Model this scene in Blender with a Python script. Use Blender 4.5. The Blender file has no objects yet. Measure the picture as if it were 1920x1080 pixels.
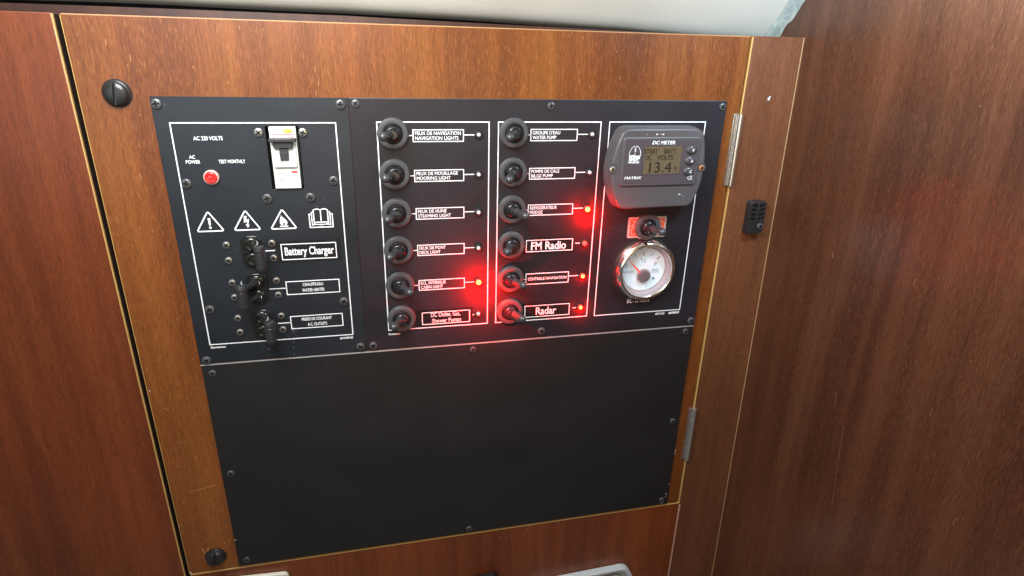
import bpy, bmesh, math, random
from mathutils import Vector, Matrix
random.seed(7)
S = 0.0005            # one plan unit is half a millimetre; plan x to the right, y down the panel, h out of the panel
sc = bpy.context.scene
COL = sc.collection

# ---------------------------------------------------------------- camera, world, light, exposure
cam_d = bpy.data.cameras.new('camera'); cam = bpy.data.objects.new('camera', cam_d); COL.objects.link(cam)
sc.camera = cam
cam_d.sensor_width = 36.0; cam_d.lens = 21.02; cam_d.clip_start = 0.01; cam_d.clip_end = 50
right = Vector((0.97553, -0.21859, 0.02366)); up = Vector((0.05921, 0.36482, 0.92919)); fwd = Vector((0.21175, 0.90505, -0.36884))
m = Matrix((right, up, -fwd)).transposed().to_4x4()
m.translation = Vector((336.12*S, -1073.56*S, 79.3*S))
cam.matrix_world = m

w = bpy.data.worlds.new('World'); sc.world = w; w.use_nodes = True
bg = w.node_tree.nodes['Background']; bg.inputs['Color'].default_value = (0.95, 0.93, 0.92, 1); bg.inputs['Strength'].default_value = 0.125

def area(name, loc, target, sx, sy, power, color):
    d = bpy.data.lights.new(name, 'AREA'); d.shape = 'RECTANGLE'; d.size = sx; d.size_y = sy; d.energy = power; d.color = color
    o = bpy.data.objects.new(name, d); COL.objects.link(o)
    o.location = Vector((loc[0]*S, -loc[2]*S, -loc[1]*S))
    t = Vector((target[0]*S, -target[2]*S, -target[1]*S))
    o.rotation_euler = (t - o.location).to_track_quat('-Z', 'Y').to_euler()
    return o
# daylight falling in through the hatch overhead on the left, and the companionway behind
area('hatch_daylight', (120, -440, 520), (380, 60, 0), 0.24, 0.20, 4.5, (0.95, 0.98, 1.0))
area('companionway_daylight', (-700, -100, 2300), (400, 200, 0), 0.7, 0.6, 2.4, (0.88, 0.94, 1.0))
area('cabin_lamp', (561, 74, 1500), (430, -15, 0), 0.40, 0.40, 1.0, (1.0, 0.72, 0.36))
area('porthole_daylight', (1080, -330, 430), (1152, -120, 330), 0.08, 0.06, 1.7, (0.62, 0.82, 1.0))
sc.view_settings.view_transform = 'Standard'; sc.view_settings.look = 'None'
sc.view_settings.exposure = 0.0; sc.view_settings.gamma = 1.0

# ---------------------------------------------------------------- materials
def mat(name, color, rough=0.5, metal=0.0, coat=0.0, coat_rough=0.1, emit=None, strength=0.0, spec=0.5, trans=0.0, alpha=None):
    mt = bpy.data.materials.new(name); mt.use_nodes = True
    b = mt.node_tree.nodes['Principled BSDF']
    b.inputs['Base Color'].default_value = (*color, 1); b.inputs['Roughness'].default_value = rough
    b.inputs['Metallic'].default_value = metal; b.inputs['Coat Weight'].default_value = coat
    b.inputs['Coat Roughness'].default_value = coat_rough; b.inputs['Specular IOR Level'].default_value = spec
    b.inputs['Transmission Weight'].default_value = trans
    if emit: b.inputs['Emission Color'].default_value = (*emit, 1); b.inputs['Emission Strength'].default_value = strength
    return mt
def nd(nt, t, **kw):
    n = nt.nodes.new(t)
    for k, v in kw.items():
        if hasattr(n, k): setattr(n, k, v)
        else: n.inputs[k].default_value = v
    return n
def noise(nt, src, scale, detail=3, rough=0.5, sc_vec=(1, 1, 1), off=(0, 0, 0)):
    mp = nd(nt, 'ShaderNodeMapping'); mp.inputs['Scale'].default_value = sc_vec; mp.inputs['Location'].default_value = off
    nt.links.new(src, mp.inputs['Vector'])
    n = nd(nt, 'ShaderNodeTexNoise'); n.inputs['Scale'].default_value = scale; n.inputs['Detail'].default_value = detail; n.inputs['Roughness'].default_value = rough
    nt.links.new(mp.outputs[0], n.inputs['Vector']); return n.outputs['Fac']
def ramp(nt, src, stops):
    r = nd(nt, 'ShaderNodeValToRGB'); e = r.color_ramp.elements
    e[0].position, e[0].color = stops[0][0], (*stops[0][1], 1); e[1].position, e[1].color = stops[-1][0], (*stops[-1][1], 1)
    for p, c in stops[1:-1]:
        x = e.new(p); x.color = (*c, 1)
    nt.links.new(src, r.inputs['Fac']); return r.outputs['Color']
def mix(nt, mode, fac, a, b):
    x = nd(nt, 'ShaderNodeMix', data_type='RGBA', blend_type=mode)
    for i, v in ((0, fac), (6, a), (7, b)):
        if hasattr(v, 'is_linked'): nt.links.new(v, x.inputs[i])
        else: x.inputs[i].default_value = v if i == 0 else (*v, 1)
    return x.outputs[2]
g3 = lambda v: (v, v, v)

def wood(name, dark, mid, light, off=(0, 0, 0), coat=0.35, crough=0.22, fleck=0.5, rough=0.42, figure=0.5):
    mt = bpy.data.materials.new(name); mt.use_nodes = True; nt = mt.node_tree; b = nt.nodes['Principled BSDF']
    tc = nd(nt, 'ShaderNodeNewGeometry').outputs['Position']
    # slight waviness so the grain is not ruler straight
    wv = nd(nt, 'ShaderNodeTexNoise'); wv.inputs['Scale'].default_value = 7; nt.links.new(tc, wv.inputs['Vector'])
    ws = nd(nt, 'ShaderNodeVectorMath', operation='SCALE'); ws.inputs['Scale'].default_value = 0.012; nt.links.new(wv.outputs['Color'], ws.inputs[0])
    wa = nd(nt, 'ShaderNodeVectorMath', operation='ADD'); nt.links.new(tc, wa.inputs[0]); nt.links.new(ws.outputs[0], wa.inputs[1])
    p = wa.outputs[0]
    band = noise(nt, p, 1, 4, 0.6, (26, 26, 1.1), off)          # broad veneer bands
    grain = noise(nt, p, 1, 4, 0.65, (1000, 1000, 22), off)       # fine grain lines
    pore = noise(nt, p, 1, 2, 0.5, (2100, 2100, 150), off)      # short pores
    blotch = noise(nt, p, 1, 3, 0.55, (9, 9, 4), off)           # ribbon figure
    c = ramp(nt, band, [(0.30, dark), (0.5, mid), (0.72, light)])
    c = mix(nt, 'MULTIPLY', 0.5, c, ramp(nt, noise(nt, p, 1, 3, 0.6, (75, 75, 2.2), off), [(0.35, (0.72, 0.66, 0.62)), (0.6, g3(1.12))]))
    c = mix(nt, 'MULTIPLY', figure, c, ramp(nt, blotch, [(0.3, g3(0.72)), (0.7, g3(1.2))]))
    c = mix(nt, 'MULTIPLY', 0.55, c, ramp(nt, grain, [(0.33, g3(0.72)), (0.62, g3(1.15))]))
    c = mix(nt, 'MULTIPLY', 0.6, c, ramp(nt, pore, [(0.34, (0.55, 0.45, 0.40)), (0.46, g3(1.0))]))
    c = mix(nt, 'MIX', ramp(nt, pore, [(0.56, g3(0)), (0.72, g3(fleck))]), c, tuple(min(1, v*2.6+0.03) for v in light))
    nt.links.new(c, b.inputs['Base Color'])
    nt.links.new(ramp(nt, grain, [(0.3, g3(rough-0.08)), (0.7, g3(rough+0.12))]), b.inputs['Roughness'])
    b.inputs['Coat Weight'].default_value = coat; b.inputs['Specular IOR Level'].default_value = 0.32
    nt.links.new(ramp(nt, blotch, [(0.3, g3(crough*0.8)), (0.7, g3(crough*1.3))]), b.inputs['Coat Roughness'])
    bp = nd(nt, 'ShaderNodeBump'); bp.inputs['Strength'].default_value = 0.35; bp.inputs['Distance'].default_value = 0.0002
    nt.links.new(pore, bp.inputs['Height']); nt.links.new(bp.outputs[0], b.inputs['Normal']); nt.links.new(bp.outputs[0], b.inputs['Coat Normal'])
    return mt

def plate(name, col, rough, speck, bump, off=(0, 0, 0), smudge=0.10):
    mt = bpy.data.materials.new(name); mt.use_nodes = True; nt = mt.node_tree; b = nt.nodes['Principled BSDF']
    p = nd(nt, 'ShaderNodeNewGeometry').outputs['Position']
    fine = noise(nt, p, 2200, 2, 0.6, (1, 1, 1), off); big = noise(nt, p, 7, 5, 0.55, (1, 1, 1.6), off); dust = noise(nt, p, 620, 1, 0.5, (1, 1, 1), off)
    c = mix(nt, 'MULTIPLY', 0.5, col, ramp(nt, fine, [(0.3, g3(1-speck)), (0.7, g3(1+speck))]))
    c = mix(nt, 'MULTIPLY', 0.6, c, ramp(nt, big, [(0.3, g3(0.7)), (0.7, g3(1.35))]))
    c = mix(nt, 'MIX', ramp(nt, dust, [(0.775, g3(0)), (0.80, g3(0.5))]), c, (0.28, 0.28, 0.29))
    nt.links.new(c, b.inputs['Base Color'])
    nt.links.new(ramp(nt, big, [(0.3, g3(rough-smudge)), (0.7, g3(rough+smudge))]), b.inputs['Roughness'])
    bp = nd(nt, 'ShaderNodeBump'); bp.inputs['Strength'].default_value = bump; bp.inputs['Distance'].default_value = 0.0001
    nt.links.new(fine, bp.inputs['Height']); nt.links.new(bp.outputs[0], b.inputs['Normal'])
    return mt

M = dict(
    gapside=mat('gap_shade', (0.02, 0.008, 0.005), 0.7),
    door=wood('mahogany_door', (0.120, 0.032, 0.0065), (0.175, 0.049, 0.009), (0.24, 0.079, 0.014), fleck=0.22, rough=0.38),
    post=wood('mahogany_post', (0.105, 0.036, 0.015), (0.15, 0.053, 0.022), (0.20, 0.076, 0.032), (3, 1, 2), fleck=0.12),
    bulk=wood('mahogany_bulkhead', (0.062, 0.021, 0.010), (0.098, 0.034, 0.015), (0.145, 0.055, 0.026), (7, 5, 1), 0.75, 0.13, 0.22, 0.4, 0.55),
    fascia=wood('mahogany_fascia', (0.14, 0.029, 0.006), (0.18, 0.040, 0.0085), (0.22, 0.054, 0.012), (1, 9, 4), 0.4, 0.25, 0.10),
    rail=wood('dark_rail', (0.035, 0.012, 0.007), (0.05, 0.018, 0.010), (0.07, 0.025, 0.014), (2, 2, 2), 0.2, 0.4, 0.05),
    gold=mat('bare_edge_veneer', (0.62, 0.37, 0.12), 0.35, coat=0.5),
    pink=mat('pink_filler', (0.42, 0.22, 0.17), 0.6),
    scribe=mat('pale_scribe', (0.45, 0.27, 0.14), 0.5),
    void=mat('dark_void', (0.006, 0.006, 0.008), 0.9),
    ac=plate('satin_black_plate', (0.013, 0.016, 0.021), 0.42, 0.25, 0.08),
    dc=plate('textured_black_plate', (0.012, 0.010, 0.0145), 0.50, 0.6, 0.45, (4, 0, 0)),
    blank=plate('plain_black_plate', (0.012, 0.011, 0.011), 0.50, 0.12, 0.05, (0, 0, 7), 0.05),
    print=mat('white_print', (0.90, 0.91, 0.92), 0.5),
    tape=mat('black_tape', (0.012, 0.011, 0.012), 0.3),
    alu=mat('bare_aluminium', (0.80, 0.80, 0.80), 0.35, 0.6),
    screw=mat('black_screw', (0.12, 0.12, 0.125), 0.36, 0.5),
    steelscrew=mat('worn_steel_screw', (0.45, 0.44, 0.42), 0.3, 0.9),
    recess=mat('screw_recess', (0.008, 0.008, 0.008), 0.6),
    nut=mat('grey_black_nut', (0.062, 0.062, 0.066), 0.48),
    boot=mat('black_rubber_boot', (0.018, 0.017, 0.019), 0.22, coat=0.25, coat_rough=0.15),
    lever=mat('rubber_lever', (0.042, 0.041, 0.043), 0.33, coat=0.3, coat_rough=0.2),
    gloss=mat('glossy_black_plastic', (0.014, 0.014, 0.013), 0.11, coat=0.4),
    ring=mat('indicator_ring', (0.03, 0.03, 0.032), 0.2, 0.3),
    tiebar=mat('tie_bar_black', (0.030, 0.030, 0.031), 0.24),
    clear=mat('unlit_lens', (0.78, 0.78, 0.76), 0.12, coat=1.0),
    lit=mat('lit_lens', (0.5, 0.02, 0.01), 0.3, emit=(1.0, 0.006, 0.004), strength=5),
    core=mat('lit_core', (0.5, 0.1, 0.02), 0.3, emit=(1.0, 0.30, 0.04), strength=12),
    dim=mat('dimly_lit_lens', (0.6, 0.06, 0.05), 0.3, emit=(1.0, 0.05, 0.04), strength=2.6),
    redlens=mat('red_neon_lens', (0.75, 0.015, 0.012), 0.12, coat=1.0, emit=(1, 0.02, 0.02), strength=0.12),
    redrim=mat('pale_red_rim', (0.75, 0.50, 0.44), 0.25),
    white=mat('breaker_white', (0.72, 0.76, 0.72), 0.4),
    whiteshade=mat('breaker_inner_white', (0.66, 0.71, 0.67), 0.4),
    dgrey=mat('breaker_black', (0.035, 0.036, 0.040), 0.35),
    yellow=mat('yellow_button', (0.85, 0.55, 0.10), 0.35),
    redprint=mat('red_print', (0.70, 0.06, 0.08), 0.5),
    greyprint=mat('grey_print', (0.22, 0.24, 0.25), 0.5),
    meter=plate('grey_meter_case', (0.086, 0.078, 0.082), 0.42, 0.12, 0.10, (0, 3, 0), 0.05),
    meterface=mat('meter_face', (0.075, 0.060, 0.068), 0.35),
    button=mat('meter_button', (0.060, 0.055, 0.058), 0.3, coat=0.3),
    lcd=mat('lcd_glass', (0.118, 0.090, 0.052), 0.25, coat=0.6),
    lcdink=mat('lcd_ink', (0.022, 0.013, 0.009), 0.4),
    copper=mat('copper_screw', (0.75, 0.42, 0.26), 0.3, 0.8),
    silver=mat('silver_screw', (0.75, 0.72, 0.70), 0.25, 0.9),
    chrome=mat('chrome_bezel', (0.93, 0.90, 0.86), 0.13, 1.0),
    hinge=None, knuckle=mat('worn_chrome', (0.80, 0.77, 0.74), 0.22, 0.95),
    dial=mat('pale_blue_dial', (0.70, 0.87, 0.92), 0.35),
    dialtube=mat('grey_dial_tube', (0.30, 0.29, 0.30), 0.3),
    dialink=mat('dial_ink', (0.16, 0.20, 0.24), 0.5),
    hub=mat('dark_hub', (0.055, 0.030, 0.035), 0.3),
    needle=mat('red_needle', (0.80, 0.07, 0.03), 0.35),
    onred=mat('red_switch_plate', (0.88, 0.09, 0.04), 0.32, coat=0.3),
    onpale=mat('pale_switch_plate', (0.80, 0.62, 0.55), 0.25, 0.5),
    catch=mat('black_catch', (0.020, 0.019, 0.019), 0.28),
    cream=mat('cream_plastic', (0.72, 0.68, 0.56), 0.35, coat=0.3),
    traygrey=mat('pale_grey_plastic', (0.52, 0.54, 0.54), 0.35),
    trayin=mat('grey_plastic', (0.30, 0.31, 0.31), 0.4),
    chip=mat('white_chip', (0.80, 0.74, 0.68), 0.5),
    scuff=mat('orange_scuff', (0.50, 0.24, 0.09), 0.5),
)
# headliner vinyl
def vinyl():
    mt = bpy.data.materials.new('cream_vinyl'); mt.use_nodes = True; nt = mt.node_tree; b = nt.nodes['Principled BSDF']
    p = nd(nt, 'ShaderNodeNewGeometry').outputs['Position']
    n1 = noise(nt, p, 900, 2); n2 = noise(nt, p, 10, 4)
    nt.links.new(ramp(nt, n2, [(0.3, (0.70, 0.69, 0.61)), (0.7, (0.80, 0.79, 0.70))]), b.inputs['Base Color'])
    b.inputs['Roughness'].default_value = 0.5
    bp = nd(nt, 'ShaderNodeBump'); bp.inputs['Strength'].default_value = 0.3; bp.inputs['Distance'].default_value = 0.0002
    nt.links.new(n1, bp.inputs['Height']); nt.links.new(bp.outputs[0], b.inputs['Normal']); return mt
M['vinyl'] = vinyl()
def noisy_metal(name, a, bcol, rough, scale, metal):
    mt = bpy.data.materials.new(name); mt.use_nodes = True; nt = mt.node_tree; b = nt.nodes['Principled BSDF']
    p = nd(nt, 'ShaderNodeNewGeometry').outputs['Position']
    n = noise(nt, p, scale, 4, 0.7, (1, 1, 0.4))
    nt.links.new(ramp(nt, n, [(0.40, a), (0.58, bcol)]), b.inputs['Base Color'])
    nt.links.new(ramp(nt, n, [(0.35, g3(rough+0.25)), (0.6, g3(rough))]), b.inputs['Roughness']); b.inputs['Metallic'].default_value = metal
    bp = nd(nt, 'ShaderNodeBump'); bp.inputs['Strength'].default_value = 0.5; bp.inputs['Distance'].default_value = 0.0003
    nt.links.new(n, bp.inputs['Height']); nt.links.new(bp.outputs[0], b.inputs['Normal']); return mt
M['hinge'] = noisy_metal('pitted_chrome', (0.42, 0.39, 0.36), (0.72, 0.70, 0.67), 0.2, 300, 0.95)
M['caulk'] = noisy_metal('grey_green_caulk', (0.30, 0.35, 0.33), (0.42, 0.47, 0.45), 0.55, 130, 0.0)

# ---------------------------------------------------------------- mesh building in plan units
def W(p): return Vector((p[0]*S, -p[2]*S, -p[1]*S))
_text_cache = {}
class MB:
    def __init__(self): self.v = []; self.f = []; self.mi = []; self.xf = None
    def _add(self, vs, fs, mi=0):
        n = len(self.v)
        if self.xf: vs = [self.xf(p) for p in vs]
        self.v += vs; self.f += [tuple(i+n for i in f) for f in fs]; self.mi += [mi]*len(fs); return self
    def prism(self, pts, h0, h1, inset=0.0, mi=0):
        n = len(pts); cx = sum(p[0] for p in pts)/n; cy = sum(p[1] for p in pts)/n
        def ins(p):
            d = math.hypot(p[0]-cx, p[1]-cy) or 1; k = (d-inset)/d
            return (cx+(p[0]-cx)*k, cy+(p[1]-cy)*k)
        vs = [(x, y, h0) for x, y in pts] + [(*ins(p), h1) for p in pts]
        fs = [tuple(range(n)), tuple(range(n, 2*n))] + [(i, (i+1) % n, n+(i+1) % n, n+i) for i in range(n)]
        return self._add(vs, fs, mi)
    def box(self, x0, x1, y0, y1, h0, h1, inset=0.0, mi=0):
        return self.prism([(x0, y0), (x1, y0), (x1, y1), (x0, y1)], h0, h1, inset, mi)
    def sheet(self, pts, h, mi=0): return self._add([(x, y, h) for x, y in pts], [tuple(range(len(pts)))], mi)
    def lathe(self, prof, cx=0, cy=0, n=32, ex=1.0, mi=0, bump=None, caps=True):
        vs = []; fs = []; k = len(prof)
        for i in range(n):
            a = 2*math.pi*i/n
            for r, h in prof:
                rr = r*(bump(i, r, h) if bump else 1)
                vs.append((cx+rr*math.cos(a)*ex, cy+rr*math.sin(a), h))
        for i in range(n):
            j = (i+1) % n
            for q in range(k-1): fs.append((i*k+q, j*k+q, j*k+q+1, i*k+q+1))
        if caps and prof[-1][0] > 1e-6: fs.append(tuple(i*k+k-1 for i in range(n)))
        if caps and prof[0][0] > 1e-6: fs.append(tuple(i*k for i in range(n)))
        return self._add(vs, fs, mi)
    def ribbon(self, pts, wd, h, closed=False, mi=0):
        n = len(pts); L = []; R = []
        for i in range(n):
            a = pts[i-1] if (i > 0 or closed) else pts[i]; c = pts[(i+1) % n] if (i < n-1 or closed) else pts[i]; b = pts[i]
            def u(p, q):
                d = math.hypot(q[0]-p[0], q[1]-p[1]); return ((q[0]-p[0])/d, (q[1]-p[1])/d) if d > 1e-9 else None
            u1 = u(a, b) or u(b, c); u2 = u(b, c) or u1
            tx, ty = u1[0]+u2[0], u1[1]+u2[1]; l = math.hypot(tx, ty) or 1; tx /= l; ty /= l
            k = 1/max(0.45, (tx*u1[0]+ty*u1[1])); ox, oy = -ty*wd/2*k, tx*wd/2*k
            L.append((b[0]+ox, b[1]+oy, h)); R.append((b[0]-ox, b[1]-oy, h))
        m_ = n if closed else n-1
        return self._add(L+R, [(i, (i+1) % n, n+(i+1) % n, n+i) for i in range(m_)], mi)
    def rect(self, x0, x1, y0, y1, wd, h, mi=0): return self.ribbon([(x0, y0), (x1, y0), (x1, y1), (x0, y1)], wd, h, True, mi)
    def disc(self, cx, cy, r, h, n=20, ex=1.0, mi=0):
        return self.sheet([(cx+r*ex*math.cos(2*math.pi*i/n), cy+r*math.sin(2*math.pi*i/n)) for i in range(n)], h, mi)
    def tube(self, pts, radii, n=16, mi=0):
        """pts in (x,y,h); rings of given radii, closed ends"""
        vs = []; fs = []; P = [Vector(p) for p in pts]; k = len(P)
        ref = Vector((0, 1, 0.01))
        for i, p in enumerate(P):
            t = (P[min(i+1, k-1)]-P[max(i-1, 0)]).normalized()
            a = t.cross(ref).normalized() if abs(t.dot(ref)) < 0.95 else t.cross(Vector((1, 0, 0))).normalized(); b = t.cross(a)
            for j in range(n):
                an = 2*math.pi*j/n; q = p + (a*math.cos(an)+b*math.sin(an))*radii[i]; vs.append(tuple(q))
        for i in range(k-1):
            for j in range(n): fs.append((i*n+j, i*n+(j+1) % n, (i+1)*n+(j+1) % n, (i+1)*n+j))
        fs.append(tuple(range(n))); fs.append(tuple((k-1)*n+j for j in range(n)))
        return self._add(vs, fs, mi)
    def text(self, s, x0, x1, y0, y1, h, bold=0.0, shear=0.0, rot=False, mi=0, space=1.0):
        key = (s, bold, space)
        if key not in _text_cache:
            c = bpy.data.curves.new('t', 'FONT'); c.body = s; c.size = 1.0; c.offset = bold; c.space_character = space; c.resolution_u = 3
            o = bpy.data.objects.new('t', c); COL.objects.link(o)
            dg = bpy.context.evaluated_depsgraph_get()
            me = bpy.data.meshes.new_from_object(o.evaluated_get(dg))
            _text_cache[key] = ([tuple(v.co) for v in me.vertices], [tuple(p.vertices) for p in me.polygons])
            bpy.data.objects.remove(o); bpy.data.curves.remove(c); bpy.data.meshes.remove(me)
        vs, fs = _text_cache[key]
        ax, bx = min(v[0] for v in vs), max(v[0] for v in vs); ay, by = min(v[1] for v in vs), max(v[1] for v in vs)
        out = []
        for v in vs:
            u = (v[0]-ax)/(bx-ax); t = (v[1]-ay)/(by-ay)      # t up
            if rot: out.append((x0+(1-t)*(x1-x0), y1-u*(y1-y0), h))   # reads upwards
            else: out.append((x0+u*(x1-x0)+shear*(t-0.5)*(y1-y0), y1-t*(y1-y0), h))
        return self._add(out, fs, mi)
    def mesh(self, name, mats, smooth=None):
        me = bpy.data.meshes.new(name)
        me.from_pydata([W(p) for p in self.v], [], self.f)
        for i, k in enumerate(self.mi): me.polygons[i].material_index = k
        for x in (mats if isinstance(mats, (list, tuple)) else [mats]): me.materials.append(x)
        bm = bmesh.new(); bm.from_mesh(me); bmesh.ops.recalc_face_normals(bm, faces=bm.faces); bm.to_mesh(me); bm.free()
        if smooth:
            me.shade_smooth(); me.set_sharp_from_angle(angle=math.radians(smooth))
        return me
def link(name, me, parent=None, at=(0, 0, 0), rot=0.0):
    o = bpy.data.objects.new(name, me); COL.objects.link(o); o.location = W(at)
    if rot: o.rotation_euler = (0, rot, 0)
    if parent: o.parent = parent
    return o
def part(name, mb, mats, parent=None, smooth=None, bevel=0.0, seg=2, at=(0, 0, 0), rot=0.0):
    o = link(name, mb.mesh(name, mats, smooth), parent, at, rot)
    if bevel:
        b = o.modifiers.new('bevel', 'BEVEL'); b.width = bevel*S; b.segments = seg; b.limit_method = 'ANGLE'; b.angle_limit = math.radians(35); b.harden_normals = False
        o.data.shade_smooth(); o.data.set_sharp_from_angle(angle=math.radians(50))
    return o
def thing(name, label, cat, at=(0, 0, 0), group=None):
    o = bpy.data.objects.new(name, None); COL.objects.link(o); o.location = W(at); o.empty_display_size = 0.01
    return tag(o, label, cat, group)
def tag(o, label, cat, group=None):
    o['label'] = label; o['category'] = cat
    if group: o['group'] = group
    return o
def copy_tree(o, parent=None):
    c = o.copy(); COL.objects.link(c); c.parent = parent
    for ch in list(o.children): copy_tree(ch, c)
    return c

# ---------------------------------------------------------------- the setting: headliner, bulkhead, void
def bulk_x(y): return 1144 + (y+116)*27/1360
# headliner: comes down behind the joinery, slopes up towards the viewer, then runs overhead
def head_edge(x):
    pts = [(-900, -142), (-20, -142), (300, -140), (520, -135), (820, -126.5), (1010, -115), (1080, -108), (1160, -104)]
    for (a, ya), (b_, yb) in zip(pts, pts[1:]):
        if x <= b_: t = max(0, (x-a)/(b_-a)); return ya+(yb-ya)*t
    return -104
xs = [-900+i*40 for i in range(52)] + [1158]
rows = []
def head_prof(x):
    ye = head_edge(x); he = -100+(-119-ye)
    out = [(ye+7, he-30), (ye+4, he-18), (ye+1, he-9), (ye-3, he-2), (ye-9, he+6), (ye-18, he+16)]
    y = ye-18
    for t in (0.1, 0.3, 0.6, 1.0):
        yy = y+(-430-y)*t; out.append((yy, -100+(-119-yy)-2))
    out += [(-500, 290), (-530, 380), (-545, 520), (-550, 900), (-552, 1500), (-552, 2600)]
    return out
mb = MB(); P = [head_prof(x) for x in xs]; k = len(P[0])
vs = [(x, p[0]+0.8*math.sin(x*0.011+p[1]*0.01), p[1]) for x, pr in zip(xs, P) for p in pr]
mb._add(vs, [(i*k+j, (i+1)*k+j, (i+1)*k+j+1, i*k+j+1) for i in range(len(xs)-1) for j in range(k-1)])
hl = part('ceiling', mb, M['vinyl'], smooth=80); hl['kind'] = 'structure'
# bulkhead on the right, leaning a touch
mb = MB()
a, b_ = bulk_x(-900), bulk_x(1600)
v = [(a, -900, -300), (b_, 1600, -300), (b_, 1600, 2700), (a, -900, 2700)]
mb._add(v+[(x+36, y, h) for x, y, h in v], [(0, 1, 2, 3), (4, 5, 6, 7), (0, 1, 5, 4), (1, 2, 6, 5), (2, 3, 7, 6), (3, 0, 4, 7)])
bk = part('bulkhead_wall', mb, M['bulk']); bk['kind'] = 'structure'
# scratches and dings on the bulkhead varnish
mb = MB(); qr = random.Random(31)
def bk_line(y0, h0, y1, h1, wd):
    mb._add([(bulk_x(y0)-0.3, y0, h0), (bulk_x(y1)-0.3, y1, h1), (bulk_x(y1)-0.3, y1, h1+wd), (bulk_x(y0)-0.3, y0, h0+wd)], [(0, 1, 2, 3)])
bk_line(554, 296, 725, 314, 0.7); bk_line(500, 262, 530, 266, 0.9); bk_line(700, 150, 740, 154, 0.8); bk_line(250, 180, 262, 182, 1.6)
for i in range(34):
    y, h = qr.uniform(-80, 1000), qr.uniform(10, 620); bk_line(y, h, y+qr.choice((2, 3, 5, 14)), h+qr.uniform(-.8, .8), qr.uniform(.4, 1.1))
q = part('bulkhead_scratches', mb, mat('faded_scuff', (0.26, 0.13, 0.06), 0.5), bk); q['kind'] = 'stuff'
# dark back of the locker seen through the gaps
mb = MB(); mb.box(-900, 1130, -300, 1600, -330, -322)
vo = part('back_wall', mb, M['void']); vo['kind'] = 'structure'
# caulk bead between headliner and bulkhead
cb = MB(); vs = []; rng = random.Random(3); n = 46
for i in range(n):
    y = -112-(400-112)*i/(n-1); h = -100+(-119-y); xb = bulk_x(y)
    w_ = 15+1.5*math.sin(i*.7)+rng.random(); w2 = 1.5+1.6*math.sin(i*0.9)+1.6*rng.random()
    vs += [(xb-w_-3, y-1, h-1), (xb-w_+2, y+3.0, h+2.5), (xb-w_*0.45, y+4.2+rng.random()*2, h+4), (xb-1, y+5+rng.random(), h+5), (xb-0.6, y+9+w2, h+9+w2)]
cb._add(vs, [(i*5+j, (i+1)*5+j, (i+1)*5+j+1, i*5+j+1) for i in range(n-1) for j in range(4)])
c_ = part('caulk_bead', cb, M['caulk'], smooth=70)
tag(c_, 'rough grey-green caulk bead along the corner of the cream headliner', 'sealant')

# shadowed top rail behind the door
mb = MB()
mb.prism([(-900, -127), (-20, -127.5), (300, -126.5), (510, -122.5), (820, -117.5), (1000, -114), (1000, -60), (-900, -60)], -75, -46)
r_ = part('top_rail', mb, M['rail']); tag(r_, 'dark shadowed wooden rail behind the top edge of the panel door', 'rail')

# ---------------------------------------------------------------- joinery
WOODH = -3
door = thing('panel_door', 'hinged mahogany door carrying the black switch panels', 'door', (-98, 970, WOODH))
def local(mb_, at):      # shift a mesh built in plan coordinates to its thing's own origin
    mb_.v = [(x-at[0], y-at[1], h-at[2]) for x, y, h in mb_.v]; return mb_
DA = (-98, 970, WOODH)
mb = MB().box(-98.9, -98.1, -113, 968, WOODH-3, WOODH-0.3); o = part('edge_strip', local(mb, DA), M['gold'], door)
def scratches(name, lst, mt, parent, at):
    mb_ = MB(); rr = random.Random(11)
    for (x0, y0, x1, y1, wd) in lst:
        pts = [(x0+(x1-x0)*t+rr.uniform(-.5, .5), y0+(y1-y0)*t+rr.uniform(-.3, .3)) for t in (0, .3, .6, 1)]
        mb_.ribbon(pts, wd, WOODH+0.25)
    o_ = part(name, local(mb_, at), mt, parent); o_['kind'] = 'stuff'; return o_
rr = random.Random(5); sl = [(-66, 758, -12, 748, 0.9), (-55, 915, -52, 905, 2), (-64, 904, -62, 920, 1.6), (-20, 898, -18, 902, 1.6), (8, 460, 9, 470, .8), (-78, 560, -70, 566, .9)]
for i in range(34):
    x = rr.uniform(-92, -10); y = rr.uniform(-90, 940); sl.append((x, y, x+rr.uniform(-1.5, 1.5), y+rr.uniform(2, 10), rr.uniform(.35, .8)))
for i in range(40):
    x = rr.uniform(-60, 1000); y = rr.uniform(-108, -8); sl.append((x, y, x+rr.uniform(-.6, .6), y+rr.uniform(2, 8), rr.uniform(.3, .7)))
mb = MB().box(-97, 1030, -114.6, -113.0, WOODH-1, WOODH+0.15); part('top_edge_highlight', local(mb, DA), mat('pale_edge_highlight', (0.42, 0.22, 0.10), 0.3, coat=0.6), door)  # paler wood edge, its colour also standing in for the top edge highlight
scratches('scratch_marks', sl, M['scuff'], door, DA)
mb = MB()
for cx, cy, r in [(-94, 520, 1.6), (-97, 838, 1.2), (-96, 966, 2.6), (1003, 806, 2.0), (1001, 812, 2.6), (1002, 818, 1.5), (996, 905, .9), (-92, 835, .9), (1002, 640, .8)]:
    mb.disc(cx, cy, r, WOODH+0.4, 7, 0.7)
o = part('chipped_varnish', local(mb, DA), M['chip'], door); o['kind'] = 'stuff'

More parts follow.
